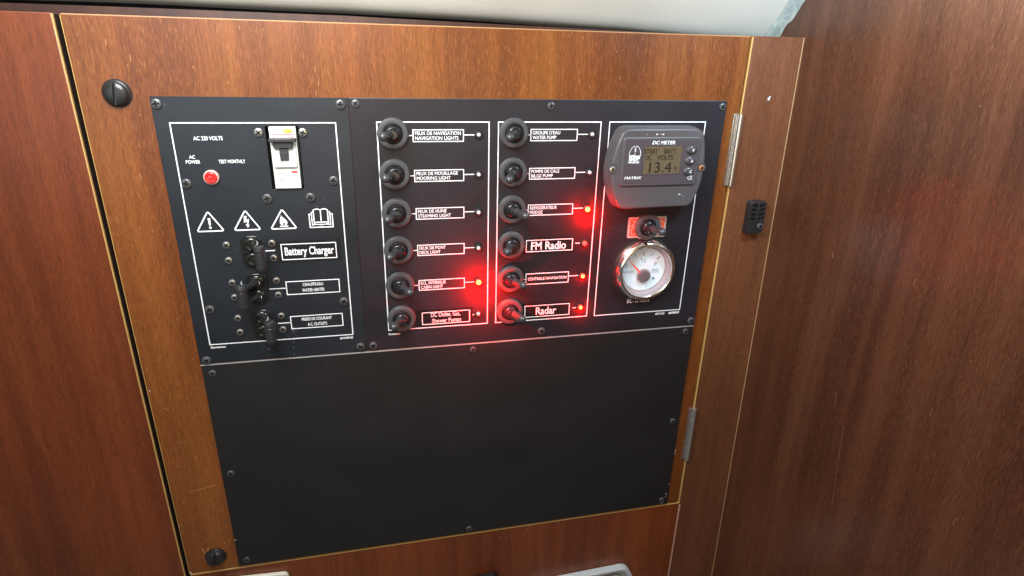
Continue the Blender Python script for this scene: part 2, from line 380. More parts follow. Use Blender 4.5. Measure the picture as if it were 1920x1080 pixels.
left = thing('cupboard_front', 'plain mahogany cupboard front left of the door gap', 'cupboard', (-500, 1500, WOODH)); LA = (-500, 1500, WOODH)
mb = MB().box(-900, -109.2, -115, 1500, -40, WOODH); part('cupboard_board', local(mb, LA), M['fascia'], left, bevel=1.2)
mb = MB().box(-109.4, -107.7, -114, 1500, WOODH-4, WOODH+0.3); part('edge_strip', local(mb, LA), M['gold'], left)
mb = MB().box(-109.2, -107.4, -114, 1500, -42, WOODH-4); part('board_edge', local(mb, LA), M['gapside'], left)  # near-black colour stands in for the shade inside the door gap

PA = (1090, 1500, WOODH)
post = thing('corner_post', 'tall mahogany corner post with pale inner edge beside the bulkhead', 'post', PA)
mb = MB().prism([(1036.3, -115.5), (bulk_x(-115.5)-1.6, -115.5), (bulk_x(1500)-1.6, 1500), (1041, 1500), (1040.5, 976), (1036.3, 976)], -40, WOODH+0.4); part('post_board', local(mb, PA), M['post'], post, bevel=1.0)
mb = MB().box(1033.6, 1035.9, -114, 972, -38, WOODH+0.8); part('edge_strip', local(mb, PA), M['gold'], post)
mb = MB()
mb.prism([(bulk_x(-115)-1.5, -115), (bulk_x(-115)-0.1, -115), (bulk_x(1500)-0.1, 1500), (bulk_x(1500)-1.5, 1500)], -30, WOODH+1.0); part('scribe_line', local(mb, PA), M['scribe'], post)
mb = MB().disc(1090, -4, 3.2, WOODH+0.9, 9, 0.8); mb.disc(1092, -8, 1.6, WOODH+0.9, 7)
o = part('white_fleck', local(mb, PA), mat('pale_blue_fleck', (0.6, 0.66, 0.78), 0.5), post)

FA = (470, 1500, WOODH)
fas = thing('lower_fascia', 'mahogany fascia board below the door with golden top edge', 'fascia board', FA)
mb = MB().box(-97.5, 1036, 973.2, 1500, -40, WOODH-0.8); part('fascia_board', local(mb, FA), M['fascia'], fas)
mb = MB().box(-97.5, 1036.4, 970.8, 973.2, -40, WOODH+0.2); part('edge_strip', local(mb, FA), M['gold'], fas)
mb = MB().box(1036.2, 1040.2, 977, 1500, -30, WOODH+1.2); part('filler_bead', local(mb, FA), M['pink'], fas, bevel=1.0)
mb = MB()
for x, y in [(574, 968+30), (590, 1000), (640, 985), (330, 1000)]: mb.disc(x, y, 1.1, WOODH-0.5, 6, 1.8)
o = part('scuff_spots', local(mb, FA), M['scuff'], fas); o['kind'] = 'stuff'

# ---------------------------------------------------------------- screws (one mesh per kind, cross recess cut in)
def boolean_cut(me, cutters):
    o = bpy.data.objects.new('a', me); COL.objects.link(o)
    for c in cutters:
        oc = bpy.data.objects.new('b', c); COL.objects.link(oc)
        md = o.modifiers.new('b', 'BOOLEAN'); md.operation = 'DIFFERENCE'; md.object = oc; md.solver = 'EXACT'
    dg = bpy.context.evaluated_depsgraph_get(); out = bpy.data.meshes.new_from_object(o.evaluated_get(dg))
    for x in [x for x in COL.objects if x.name.split('.')[0] in ('a', 'b')]: bpy.data.objects.remove(x)
    return out
def screw_mesh(name, R, H, mt, mt2):
    head = MB().lathe([(R, -1.0), (R, 0.4*H), (R*0.93, 0.72*H), (R*0.72, 0.92*H), (R*0.35, H), (0.001, H)], n=24).mesh(name, [mt, mt2], 30)
    c1 = MB().box(-R*0.62, R*0.62, -R*0.17, R*0.17, 0.15*H, 2*H, mi=1).mesh('c', [mt, mt2]); c2 = MB().box(-R*0.17, R*0.17, -R*0.62, R*0.62, 0.15*H, 2*H, mi=1).mesh('c', [mt, mt2])
    me = boolean_cut(head, [c1, c2]); me.name = name
    return me
SC = screw_mesh('screw', 8.0, 4.2, M['screw'], M['recess'])
SC_SM = screw_mesh('small_screw', 6.4, 3.4, M['steelscrew'], M['recess'])
SC_BL = screw_mesh('plate_screw', 6.8, 3.2, M['screw'], M['recess'])
SC_SV = screw_mesh('bright_screw', 6.0, 2.5, M['silver'], M['recess'])
rs = random.Random(2)
def put_screw(me, x, y, parent, pa, h=0.0, name='screw'):
    o = link(name, me, parent, (x-pa[0], y-pa[1], h-pa[2]), rs.uniform(0, math.pi/2)); return o

board = boolean_cut(MB().box(-98, 1031, -115, 969.5, -40, WOODH).mesh('door_board', M['door']), [MB().box(150, 230, 30, 162, -60, 10).mesh('c', M['door'])])
board.name = 'door_board'; board.transform(Matrix.Translation(-W(DA)))
o = link('door_board', board, door); b = o.modifiers.new('bevel', 'BEVEL'); b.width = 2.2*S; b.segments = 3; b.limit_method = 'ANGLE'
board.shade_smooth(); board.set_sharp_from_angle(angle=math.radians(50))
# ---------------------------------------------------------------- AC plate
HP = 0.35  # print sits proud of the plate
AA = (0, 474, WOODH)
acp = thing('electrical_board', 'smaller satin black panel headed AC 220 VOLTS at upper left of door', 'electrical panel', AA)
# plate with a slot for the breaker
slot = (163.5, 215.5, 45.5, 150.0)
mb = MB(); X0, X1, Y0, Y1 = 0, 298.8, 0, 472.6
plate_me = MB().box(X0, X1, Y0, Y1, WOODH, 0).mesh('plate', M['ac'])
cut = MB().box(slot[0], slot[1], slot[2], slot[3], -30, 10).mesh('c', M['ac'])
plate_me = boolean_cut(plate_me, [cut]); plate_me.name = 'plate'
plate_me.transform(Matrix.Translation(-W(AA)))
o = link('plate', plate_me, acp); b = o.modifiers.new('bevel', 'BEVEL'); b.width = 0.6*S; b.segments = 2; b.limit_method = 'ANGLE'
# printed border and lettering
LW = 1.9
mb = MB().rect(22.5, 276, 40, 434, LW, HP); part('printed_border', local(mb, AA), M['print'], acp)
mb = MB().text('AC 220 VOLTS', 53, 97, 61, 67.5, HP, 0.015); part('printed_heading', local(mb, AA), M['print'], acp)
mb = MB().text('AC', 42, 51, 91, 97, HP, 0.015).text('POWER', 36, 57.5, 99, 105, HP, 0.015); part('printed_caption', local(mb, AA), M['print'], acp)
mb = MB().text('TEST MONTHLY', 85.5, 126.5, 99, 105, HP, 0.015); part('printed_caption', local(mb, AA), M['print'], acp)
mb = MB().text('Beneteau', 23, 48.5, 437.5, 442, HP, 0.02); part('printed_name', local(mb, AA), M['print'], acp)
mb = MB().text('amiot', 252, 276, 437, 442.5, HP, 0.02, 0.25); part('printed_name', local(mb, AA), M['print'], acp)
def rtri(cx, y0, y1, hw):
    pts = []
    for (x, y), a0 in (((cx, y0), -150), ((cx+hw, y1), -30), ((cx-hw, y1), 90)):
        sx = cx+(x-cx)*0.93; sy = (y0+y1)/2+(y-(y0+y1)/2)*0.93
        for k_ in range(5):
            a = math.radians(a0+k_*30); pts.append((sx+1.8*math.cos(a), sy+1.8*math.sin(a)))
    return pts
TY0, TY1 = 187.5, 219
for cx in (56, 115, 174.5):
    mb = MB().ribbon(rtri(cx, TY0, TY1, 19.5), 2.4, HP, True)
    if cx == 56:
        mb.sheet([(54, 197), (58.2, 197), (57.6, 209.6), (54.8, 209.6)], HP).disc(56.3, 213.5, 2.1, HP)
    elif cx == 115:
        mb.sheet([(112, 195), (116.4, 195), (114.6, 201.6), (119.2, 200.2), (117.2, 211), (119.4, 210.6), (115.8, 216), (113, 209.4), (115, 210), (115.8, 204.4), (110.6, 207)], HP)
    else:
        fl = [(171.5, 195), (174, 199), (177, 201.5), (180, 205), (181.5, 209), (180, 212.5), (177.5, 214.2), (176.2, 212.2), (177.2, 210), (175, 208.4), (173.6, 210.6), (174, 212.6), (172.6, 214), (170, 212), (168.6, 208.5), (169.6, 206.2), (168.6, 204), (171, 203.2), (170.2, 200), (172, 198.6)]
        mb.sheet(fl, HP).box(168.5, 182, 214.6, 216.4, HP-0.2, HP)
    part('warning_symbol', local(mb, AA), M['print'], acp)
mb = MB(); W2 = 1.9
def arc(xa, xb, y, d): return [(xa+(xb-xa)*t, y-d*math.sin(math.pi*t)) for t in (0, .2, .4, .6, .8, 1)]
mb.ribbon([(226, 212)]+[(226, 188.5)]+arc(226, 238, 188.5, 2)[1:]+arc(238, 250, 188.5, 2)[1:]+[(250, 212)]+arc(250, 238, 212, 2)[1:]+arc(238, 226, 212, 2)[1:-1], W2, HP, True)
mb.ribbon([(238, 188.5), (238, 212)], W2, HP)
mb.ribbon([(222.5, 192), (222.5, 215.5)]+arc(222.5, 238, 215.5, 1.5)[1:]+arc(238, 253.6, 215.5, 1.5)[1:]+[(253.6, 192)], 1.6, HP)
mb.ribbon([(225, 192), (222.5, 192)], 1.6, HP).ribbon([(251, 192), (253.6, 192)], 1.6, HP)
mb.ribbon([(221.5, 195.5), (218.5, 195.5), (218.5, 219.5), (257.5, 219.5), (257.5, 195.5), (254.5, 195.5)], 1.9, HP)
part('manual_symbol', local(mb, AA), M['print'], acp)
def box_label(mbx, x0, x1, y0, y1, lines, leads=(), lw=1.7, bold=0.014, ctr=False, h=HP, tw=None):
    mbx.rect(x0, x1, y0, y1, lw, h)
    for (a, b2, yy) in leads: mbx.ribbon([(a, yy), (b2, yy)], lw, h)
    n_ = len(lines); gap = (y1-y0)/n_
    for i, (t, wd) in enumerate(lines):
        cy = y0+gap*(i+0.5) + (0.8 if i == 0 and n_ > 1 else -0.8 if n_ > 1 else 0); hh = 6.2
        xa = (x0+x1)/2-wd/2 if ctr else x0+3.2
        up_ = 1.8 if any(ch in t for ch in 'É') else 0
        mbx.text(t, xa, xa+wd, cy-hh/2-up_, cy+hh/2, h, bold)
    return mbx
mb = box_label(MB(), 166.5, 259, 319.5, 344.5, [('CHAUFFE-EAU', 36), ('WATER HEATER', 39)], [(137, 166.5, 331.5)], ctr=True); part('printed_label', local(mb, AA), M['print'], acp)
mb = box_label(MB(), 167, 259.5, 388.5, 413.5, [('PRISES DE COURANT', 54), ('A.C. OUTLETS', 35)], [(144, 167, 400.5)], ctr=True); part('printed_label', local(mb, AA), M['print'], acp)
mb = MB().ribbon([(137, 259), (155, 259)], LW, HP); part('printed_leader', local(mb, AA), M['print'], acp)
for x, y in [(8.5, 11), (286.5, 10.5), (31.5, 137), (265, 137), (153.5, 165.5), (224, 165.5), (33, 364), (264.5, 364), (12, 465), (288.5, 461)]:
    put_screw(SC, x, y, acp, AA)
for x, y in [(153, 55.5), (222.5, 56)]: o = put_screw(SC_SM, x, y, acp, AA); o.scale = (1.15, 1.15, 1.15)
for x, y in [(77, 245.5), (77, 273.5), (151.5, 245.5), (151.5, 273), (77, 315.5), (77, 343.5), (151, 315.5), (151, 343.5), (77, 384.5), (77, 412.5), (151.5, 385.5), (151.5, 413)]:
    put_screw(SC_SM, x, y, acp, AA)
mb = MB(); rr = random.Random(8)
for i in range(26): mb.disc(rr.choice([112, 120, 160, 165])+rr.gauss(0, 4), rr.uniform(405, 470), rr.uniform(.5, 1.6), HP, 7)
for x, y in [(233, 182), (247, 168), (90, 256), (20, 12)]: mb.disc(x, y, 1.1, HP, 6)
o = part('dried_drips', local(mb, AA), mat('dried_salt', (0.12, 0.125, 0.13), 0.6), acp); o['kind'] = 'stuff'

# ---------------------------------------------------------------- DC plate
CA = (300.6, 474, WOODH)
dcp = thing('electrical_board', 'wider textured black panel with twelve labelled toggles, DC meter and gauge', 'electrical panel', CA)
plate_me = boolean_cut(MB().box(299.9, 1000, 0.6, 471.6, WOODH, 0.3).mesh('plate', M['dc']), [MB().lathe([(52, -10), (52, 10)], 867, 335, 64).mesh('c', M['dc'])])
plate_me.name = 'plate'; plate_me.transform(Matrix.Translation(-W(CA)))
o = link('plate', plate_me, dcp); b = o.modifiers.new('bevel', 'BEVEL'); b.width = 0.6*S; b.segments = 2; b.limit_method = 'ANGLE'
mb = MB().box(300.8, 999.8, -0.2, 0.6, WOODH, -1.0); part('raw_edge', local(mb, CA), M['screw'], dcp)
mb = MB().box(298.9, 299.8, 0, 472, WOODH, -1.2); part('seam_shade', local(mb, CA), M['rail'], dcp)  # dark strip painting in the shade of the gap between the plates
H2 = 0.3+HP
for (x0, x1) in ((343.5, 538), (555, 748)):
    mb = MB().rect(x0, x1, 39, 431, LW, H2); part('printed_border', local(mb, CA), M['print'], dcp)
mb = MB().rect(765, 960, 39, 431.5, LW, H2); part('printed_border', local(mb, CA), M['print'], dcp)
ROWY = [62, 132, 201.2, 271.2, 341.2, 410.5]
col1 = [[('FEUX DE NAVIGATION', 80), ('NAVIGATION LIGHTS', 76)], [('FEUX DE MOUILLAGE', 74), ('MOORING LIGHT', 61)], [('FEUX DE HUNE', 52), ('STEAMING LIGHT', 60)],
        [('FEUX DE PONT', 49), ('DECK LIGHT', 39)], [('ECL. INTÉRIEUR', 48), ('CABIN LIGHT', 42)]]
for i, ls in enumerate(col1):
    y = ROWY[i]
    mb = box_label(MB(), 404+i*.3, 492, y-10, y+10, ls, [(395, 404, y-.5), (492, 512, y-1)], h=H2); part('printed_label', local(mb, CA), M['print'], dcp)
col2 = [[("GROUPE D'EAU", 52), ('WATER PUMP', 45)], [('POMPE DE CALE', 54), ('BILGE PUMP', 42)], [('REFRIGERATEUR', 53), ('FRIDGE', 25)]]
for i, ls in enumerate(col2):
    y = ROWY[i]
    mb = box_label(MB(), 615, 703, y-10, y+10, ls, [(608, 615, y-.5), (703, 725, y-1)], h=H2); part('printed_label', local(mb, CA), M['print'], dcp)
y = ROWY[4]
mb = box_label(MB(), 615, 703, y-11, y+11, [('CENTRALE NAVIGATION', 80)], [(607, 615, y), (703, 724, y-2)], h=H2, ctr=True); part('printed_label', local(mb, CA), M['print'], dcp)
for xa, xb_, yy in ((392, 396.5, 408.5), (508, 514, 410), (713, 723, 271), (716, 725, 410)): part('printed_leader', local(MB().ribbon([(xa, yy), (xb_, yy)], 1.7, H2), CA), M['print'], dcp)
mb = MB().text('Beneteau', 343, 365, 437, 441.5, H2, 0.02); part('printed_name', local(mb, CA), M['print'], dcp)
mb = MB().text('DC - 12 VOLTS', 836, 886, 400, 408, H2, 0.015); part('printed_caption', local(mb, CA), M['print'], dcp)
mb = MB().text('60163', 904, 925, 435, 440.5, H2, 0.02).text('amiot', 935, 960, 434, 440.5, H2, 0.04, 0.25); part('printed_name', local(mb, CA), M['print'], dcp)
for x, y in [(311, 9), (650.5, 11), (991, 11), (312.5, 461), (651.5, 457.5), (990.5, 460)]: put_screw(SC_BL if y < 400 else SC, x, y, dcp, CA, 0.3)

# ---------------------------------------------------------------- blank plate
BA = (0, 965, WOODH)
bp_ = thing('blank_panel', 'large plain black blanking plate below the two switch panels', 'blanking plate', BA)
mb = MB().box(0.5, 1000, 476.2, 965, WOODH, -0.2); part('plate', local(mb, BA), M['blank'], bp_, bevel=0.5)
mb = MB().prism([(0, 474.6), (300, 474.2), (1000, 473.2), (1000, 475.0), (620, 475.6), (300, 476.0), (90, 475.8), (0, 476.2)], WOODH, 0.1); part('raw_edge', local(mb, BA), M['alu'], bp_)
for x, y in [(18, 493), (509, 488), (982, 486), (982, 719), (18, 722), (983, 951), (500, 953), (18, 949)]: put_screw(SC_BL, x, y, bp_, BA, -0.2)
mb = MB()
for x, y, r in [(997, 905, 1.3), (992, 932, 1.4), (994, 937, 1.0), (993, 943, 1.2), (988, 958, 1.8), (983, 962, 1.2), (3, 892, 1.4)]: mb.disc(x, y, r, 0.2, 7)
o = part('paint_specks', local(mb, BA), M['chip'], bp_); o['kind'] = 'stuff'

M['panelscuff'] = mat('faint_scratch', (0.07, 0.068, 0.07), 0.5)
def scuffs(parent, at, x0, x1, y0, y1, h, n_, seed):
    q_ = random.Random(seed); mb_ = MB()
    for i in range(n_):
        x, y = q_.uniform(x0, x1), q_.uniform(y0, y1); a_ = q_.uniform(0, math.pi); l = q_.uniform(2, 11)
        if q_.random() < .5: mb_.ribbon([(x, y), (x+l*.5*math.cos(a_), y+l*.5*math.sin(a_)+.6), (x+l*math.cos(a_), y+l*math.sin(a_))], q_.uniform(.25, .5), h)
        else: mb_.disc(x, y, q_.uniform(.3, .9), h, 6)
    o_ = part('scuff_marks', local(mb_, at), M['panelscuff'], parent); o_['kind'] = 'stuff'
scuffs(dcp, CA, 305, 990, 6, 465, 0.3+0.15, 110, 21); scuffs(bp_, BA, 10, 990, 482, 955, -0.05, 90, 22); scuffs(acp, AA, 5, 290, 5, 465, 0.15, 45, 23)
# ---------------------------------------------------------------- label tapes
def tape(x0, x1, y0, y1, words, fx, label, bx=None, border=True):
    A = (x0, y1, 0.3); mb_ = MB().box(x0, x1, y0, y1, 0, 0.7)
    t = thing('label_tape', label, 'label', A, 'printed black label tapes')
    part('tape', local(mb_, A), M['tape'], t)
    p_ = MB()
    if bx: p_.rect(*bx, 1.7, 1.0)
    for wd in words: p_.text(*wd)
    part('lettering', local(p_, A), M['print'], t)
tape(158, 266, 242, 282, [('Battery Charger', 171, 255, 254, 274, 1.0, 0.022)], None, 'black label tape reading Battery Charger in white letters', (166, 259, 248.5, 277))
tape(398, 508, 393, 429, [('DC Outlet, Gas,', 426, 483, 400, 410.5, 1.0, 0.008), ('Shower Pumps', 428, 485, 413, 424, 1.0, 0.008)], None, 'black label tape reading DC Outlet, Gas, Shower Pumps', (409, 502, 399, 424))
tape(607, 711, 256, 289, [('FM Radio', 623, 694, 264.5, 281, 1.0, 0.02)], None, 'black label tape reading FM Radio in bold white', (613.5, 707, 261, 284))
tape(609, 712, 394, 430, [('Radar', 638, 681, 403.5, 420, 1.0, 0.02)], None, 'black label tape reading Radar in bold white', (615, 709, 399.5, 424))

# ---------------------------------------------------------------- toggle switches
def knurl(i, r, h): return 1.0 if r < 24.5 else (1.012 if i % 2 else 0.985)
nut_me = MB().lathe([(26.6, 0), (26.6, 2.2), (26.0, 2.6), (26.0, 6.6), (25.0, 7.8), (24.4, 8.0), (18.6, 8.3), (17.6, 7.9), (17.2, 5.0), (17.2, 2)], n=96, bump=knurl).mesh('knurled_nut', M['nut'], 40)
boot_me = MB().lathe([(17.2, 2), (17.0, 7.2), (15.8, 8.6), (14.9, 8.2), (14.4, 6.6), (13.6, 6.8), (13.0, 11.5), (11.8, 14.0), (10.6, 14.6), (9.6, 13.8), (9.0, 14.5), (8.6, 18), (8.0, 21), (7.0, 22.5), (0.01, 23)], n=40).mesh('boot', M['boot'], 45)
def lever_mesh(tilt):
    mb_ = MB(); th = math.radians(tilt); d = (math.sin(th), 0, math.cos(th))
    L = [(5, 7.4), (14, 7.6), (20, 7.4), (22, 6.4), (23.5, 6.9), (30, 6.6), (36, 6.5), (37.5, 7.4), (40, 7.9), (46, 7.9), (49, 7.3), (51.5, 6.0), (53.3, 4.2), (54.4, 2.0), (54.7, 0.2)]
    mb_.tube([(d[0]*l, 0, 3+d[2]*l) for l, _ in L], [r for _, r in L], 20)
    return mb_.mesh('lever', M['lever'], 50)
lev = {'off': lever_mesh(-21), 'on': lever_mesh(19), 'mid': lever_mesh(13)}
names1 = ['NAVIGATION LIGHTS', 'MOORING LIGHT', 'STEAMING LIGHT', 'DECK LIGHT', 'CABIN LIGHT', 'Shower Pumps']
names2 = ['WATER PUMP', 'BILGE PUMP', 'FRIDGE', 'FM Radio', 'CENTRALE NAVIGATION', 'Radar']
st1 = ['off', 'off', 'off', 'off', 'on', 'off']; st2 = ['off', 'off', 'on', 'off', 'on', 'on']
NY = [58, 128, 198, 268, 338, 407]
proto = None
def make_toggle(kind):
    t = bpy.data.objects.new('toggle_switch', None); COL.objects.link(t); t.empty_display_size = 0.01
    link('knurled_nut', nut_me, t); link('boot', boot_me, t); link('lever', lev[kind], t); return t
protos = {}; rt = random.Random(12)
def place_toggle(kind, x, y, h, label, group='black toggle switches in the panel'):
    t = copy_tree(protos[kind]) if kind in protos else make_toggle(kind)
    protos.setdefault(kind, t)
    for ch in t.children:
        if ch.name.startswith('lever'): ch.rotation_euler = (rt.uniform(-.05, .05), 0, 0) if kind != 'mid' else (0, 0, 0); ch.rotation_euler[1] = rt.uniform(-.2, .2)
        if ch.name.startswith('knurled'): ch.rotation_euler = (0, rt.uniform(0, 6.2), 0)
    t.location = W((x, y, h)); tag(t, label, 'toggle switch', group)
    return t
for nm, stt, cx in ((names1, st1, 369.5), (names2, st2, 583)):
    for i in range(6):
        place_toggle(stt[i], cx, NY[i], 0.3, 'black toggle switch left of the %s label, lever tilted %s' % (nm[i], 'left' if stt[i] == 'off' else 'right'))
# ON-OFF plate and its toggle
OA = (862, 266, 0.3)
pl = thing('switch_plate', 'red ON and OFF plate with pale rim behind the toggle above the gauge', 'switch plate', OA)
def plate_outline(k_):
    pts = []; cx, cy, R = 862, 243.5, 28-k_; hw = 41-k_; hh = 21.5-k_
    a0 = math.asin(hh/R); 
    pts += [(cx-hw, cy-hh+2), (cx-hw+2, cy-hh)]
    for i in range(13): a = math.pi+a0+(math.pi-2*a0)*i/12; pts.append((cx+R*math.cos(a), cy+R*math.sin(a)))
    pts += [(cx+hw-2, cy-hh), (cx+hw, cy-hh+2), (cx+hw, cy+hh-2), (cx+hw-2, cy+hh)]
    for i in range(13): a = a0+(math.pi-2*a0)*i/12; pts.append((cx+R*math.cos(a), cy+R*math.sin(a)))
    pts += [(cx-hw+2, cy+hh), (cx-hw, cy+hh-2)]
    return pts
part('rim', local(MB().prism(plate_outline(0), 0.3, 1.6), OA), M['onpale'], pl)
part('red_field', local(MB().prism(plate_outline(4), 1.6, 1.9), OA), M['onred'], pl)
part('lettering', local(MB().text('ON', 827.5, 838.5, 229, 259, 2.2, 0.0, rot=True), OA), M['onpale'], pl)
part('lettering', local(MB().text('OFF', 886, 897, 226, 262, 2.2, 0.0, rot=True), OA), M['onpale'], pl)
place_toggle('mid', 861, 242, 1.9, 'black toggle switch on the red ON and OFF plate above the gauge')

# ---------------------------------------------------------------- indicator lamps
ring_me = MB().lathe([(8.2, 0), (8.2, 1.4), (7.4, 2.6), (5.8, 2.9), (4.6, 1.8), (3.8, 0.5)], n=28).mesh('ring', M['ring'], 40)
dome = [(3.7, 0.2), (3.6, 2.2), (3.0, 3.9), (2.0, 5.0), (0.8, 5.4), (0.01, 5.45)]
lens_me = {k_: MB().lathe(dome, n=20).mesh('lens', M[mm], 60) for k_, mm in (('off', 'clear'), ('lit', 'lit'), ('dim', 'dim'), ('mid', 'lit'))}
core_me = MB().lathe([(2.3, 4.6), (2.1, 5.5), (1.2, 6.0), (0.01, 6.1)], n=14).mesh('glowing_core', M['core'], 60)
chip_me = MB().lathe([(1.6, 4.6), (1.5, 5.9), (0.01, 6.0)], n=10).mesh('bulb_tip', M['print'], 60)
def led(x, y, kind, label, power=0.0, rad=2.2, hh=13, wide=0.0):
    t = thing('indicator_lamp', label, 'indicator lamp', (x, y, 0.3), 'small round indicator lamps')
    link('ring', ring_me, t); ln = link('lens', lens_me[kind], t); ln.scale = {'off': (1, 1, 1), 'lit': (2.0, 1.25, 2.0), 'dim': (1.3, 1.1, 1.3), 'mid': (1.5, 1.15, 1.5)}[kind]  # lit lenses enlarged so their shape stands in for bloom
    if kind in ('lit', 'mid'): link('glowing_core', core_me, ln)
    for pw_, hz, co in ((power, hh, 'added_red_glow'), (power*wide, 44, 'added_red_bloom')):  # added red spots off the panel, aimed back to imitate lamp bloom
        if not pw_: continue
        d = bpy.data.lights.new(co, 'SPOT'); d.energy = pw_; d.color = (1.0, 0.0, 0.0); d.shadow_soft_size = rad*S
        d.spot_size = math.radians(172); d.spot_blend = 0.5
        o_ = bpy.data.objects.new(co, d); COL.objects.link(o_); o_.parent = ln; o_.location = W((2, 4, hz) if hz < 20 else (9, 17, hz)); o_.rotation_euler = (math.radians(-90), 0, 0); o_.rotation_euler = Vector((0, 1, 0)).to_track_quat('-Z', 'Z').to_euler()
    return t
Y1_ = [61, 131.5, 202, 271.5, 340, 408.5]
for i in range(6):
    lit = i == 4
    led(519.5, Y1_[i], 'lit' if lit else 'off', ('bright glowing red indicator lamp right of the CABIN LIGHT label' if lit else 'unlit clear indicator lamp right of the %s label' % names1[i]), 0.40 if lit else 0, 2.0, 9, 1.9)
kinds = ['off', 'off', 'lit', 'dim', 'mid', 'mid']; pw = [0, 0, 0.7, 0.04, 0.10, 0.18]
desc = ['unlit clear indicator lamp right of the WATER PUMP label', 'unlit clear indicator lamp right of the BILGE PUMP label', 'glowing red indicator lamp right of the FRIDGE label',
        'faintly lit red indicator lamp right of the FM Radio tape', 'lit red indicator lamp right of the CENTRALE NAVIGATION label', 'lit red indicator lamp right of the Radar tape']
for i in range(6): led(732, Y1_[i], kinds[i], desc[i], pw[i]*0.42, 2.0, 8 if i == 2 else 7, 0.8 if i == 2 else 0.4)
# AC power neon
t = thing('indicator_lamp', 'large round red lamp with pale rim below the AC POWER lettering', 'indicator lamp', (71, 127.5, 0))
part('rim', MB().lathe([(12.2, 0), (12.2, 3), (11.2, 5.2), (10.2, 5.4), (9.8, 4.2)], n=32), M['redrim'], t, smooth=45)
part('lens', MB().lathe([(9.8, 1), (9.8, 5.5), (9.2, 7.4), (7.8, 8.4), (6.4, 8.2), (5.2, 7.2), (3.4, 7.6), (0.01, 7.9)], n=32), M['redlens'], t, smooth=60)

# ---------------------------------------------------------------- breaker
RA = (189.5, 150, 0)
br = thing('circuit_breaker', 'white circuit breaker with black lever set in the black panel', 'circuit breaker', RA)
mb = MB().box(169.5, 211.5, 46, 148.5, -40, 4.5); part('body', local(mb, RA), M['white'], br, bevel=1.0)
mb = MB().box(151, 229, 31, 161, -39, -30); part('slot_liner', local(mb, RA), M['void'], br)
mb = MB().box(171.0, 210.0, 69, 112.5, 4.3, 7.5, 2.0).prism([(173.5, 99.5), (206.5, 99.5), (209, 112), (171.5, 112)], 7, 9.5, 2.0); part('shoulder', local(mb, RA), M['whiteshade'], br, bevel=0.7)
mb = MB().box(169.0, 211.2, 63.2, 69.0, 4, 19).prism([(173.5, 69), (206.5, 69), (205.5, 80), (174.5, 80)], 4, 14, 1.0); part('lever', local(mb, RA), M['dgrey'], br, bevel=1.0)
mb = MB().box(183, 197.3, 79.5, 100.8, 4, 11.5, 0.8).box(182.6, 197.8, 87.0, 88.4, 4, 12.4); part('lever_slot', local(mb, RA), M['dgrey'], br, bevel=0.6)
mb = MB().lathe([(4.2, 4.4), (4.2, 5.4), (3.4, 6.0), (0.01, 6.1)], 199.3, 51.8, 20, 1.75); part('test_button', local(mb, RA), M['yellow'], br, smooth=40)
mb = MB().rect(175.5, 206, 58, 63.5, 1.2, 4.9); part('red_marking', local(mb, RA), M['redprint'], br)
mb = MB().box(198, 208, 118.6, 122, 4.5, 4.9); part('red_marking', local(mb, RA), M['redprint'], br)
mb = MB().text('B16', 175.5, 183, 119.5, 123, 4.9, 0.02)
for (a, b2, yy) in [(175.5, 196, 126.2), (176, 197, 129.8), (177, 185, 133.4), (177, 185, 135.4), (180, 183, 138.4), (178, 193, 142)]:
    x = a
    while x < b2: mb.box(x, x+1.4, yy-0.8, yy+0.8, 4.5, 4.9); x += 2.3
mb.ribbon([(205, 131.5), (204, 131.5), (204, 140), (207, 141)], 0.7, 4.9); part('grey_marking', local(mb, RA), M['greyprint'], br)

# ---------------------------------------------------------------- double rocker breakers with tied levers
def stadium(cx, cy, hw, hh, r, n_=6):
    pts = []
    for (sx, sy, a0) in ((1, -1, -90), (1, 1, 0), (-1, 1, 90), (-1, -1, 180)):
        for i in range(n_+1):
            a = math.radians(a0+90*i/n_); pts.append((cx+sx*(hw-r)+r*math.cos(a), cy+sy*(hh-r)+r*math.sin(a)))
    return pts
def rocker(cy, side, label):
    A = (117.5, cy, 0)
    t = thing('toggle_breaker', label, 'breaker switch', A, 'black double breakers with tied levers')
    part('bezel', MB().prism(stadium(0, 0, 18.5, 29.5, 14), 0, 2.2, 0.6), M['gloss'], t, bevel=0.7)
    for s in (-1, 1):
        q = part('pole', MB().lathe([(13.2, 2.0), (13.2, 3.4), (11.4, 5.6), (9.0, 6.2), (7.5, 5.0), (0.01, 4.6)], 0, 13.8*s, 28), M['gloss'], t, smooth=40)
        part('arm', MB().tube([(0, 13.8*s, 2), (side*6, 13.6*s, 14), (side*13, 13.2*s, 30), (side*16, 13*s, 38)], [7.0, 6.2, 5.2, 4.8], 12), M['gloss'], q, smooth=60)
        if side < 0: part('zero_mark', MB().text('0', 2.0, 6.0, 13.8*s-3, 13.8*s+3, 6.6, 0.03), M['print'], q)
    part('divider', MB().box(-17, 17, -0.7, 0.7, 2, 4.6), M['gloss'], t)
    x = side*19; z = 39
    L = [(-22.5, 6.8), (-21.6, 8.4), (-19.5, 9.3), (-12.5, 9.3), (-12, 8.4), (-10.5, 8.4), (-10, 8.9), (10, 8.9), (10.4, 8.1), (11.6, 8.1), (12, 9.3), (17.4, 9.3), (18, 7.8), (21.5, 7.6), (22.4, 6.2)]
    part('tie_bar', MB().tube([(x, yy, z) for yy, _ in L], [r for _, r in L], 20), M['tiebar'], t, smooth=35)
    part('sealant_tip', MB().tube([(x-side*3, -24, z+1), (x-side*1, -27, z), (x-side*2.5, -30, z-3)], [1.6, 1.3, 0.6], 8), M['greyprint'], t, smooth=60)
rocker(260, 1, 'black double breaker with tied levers beside the Battery Charger tape')
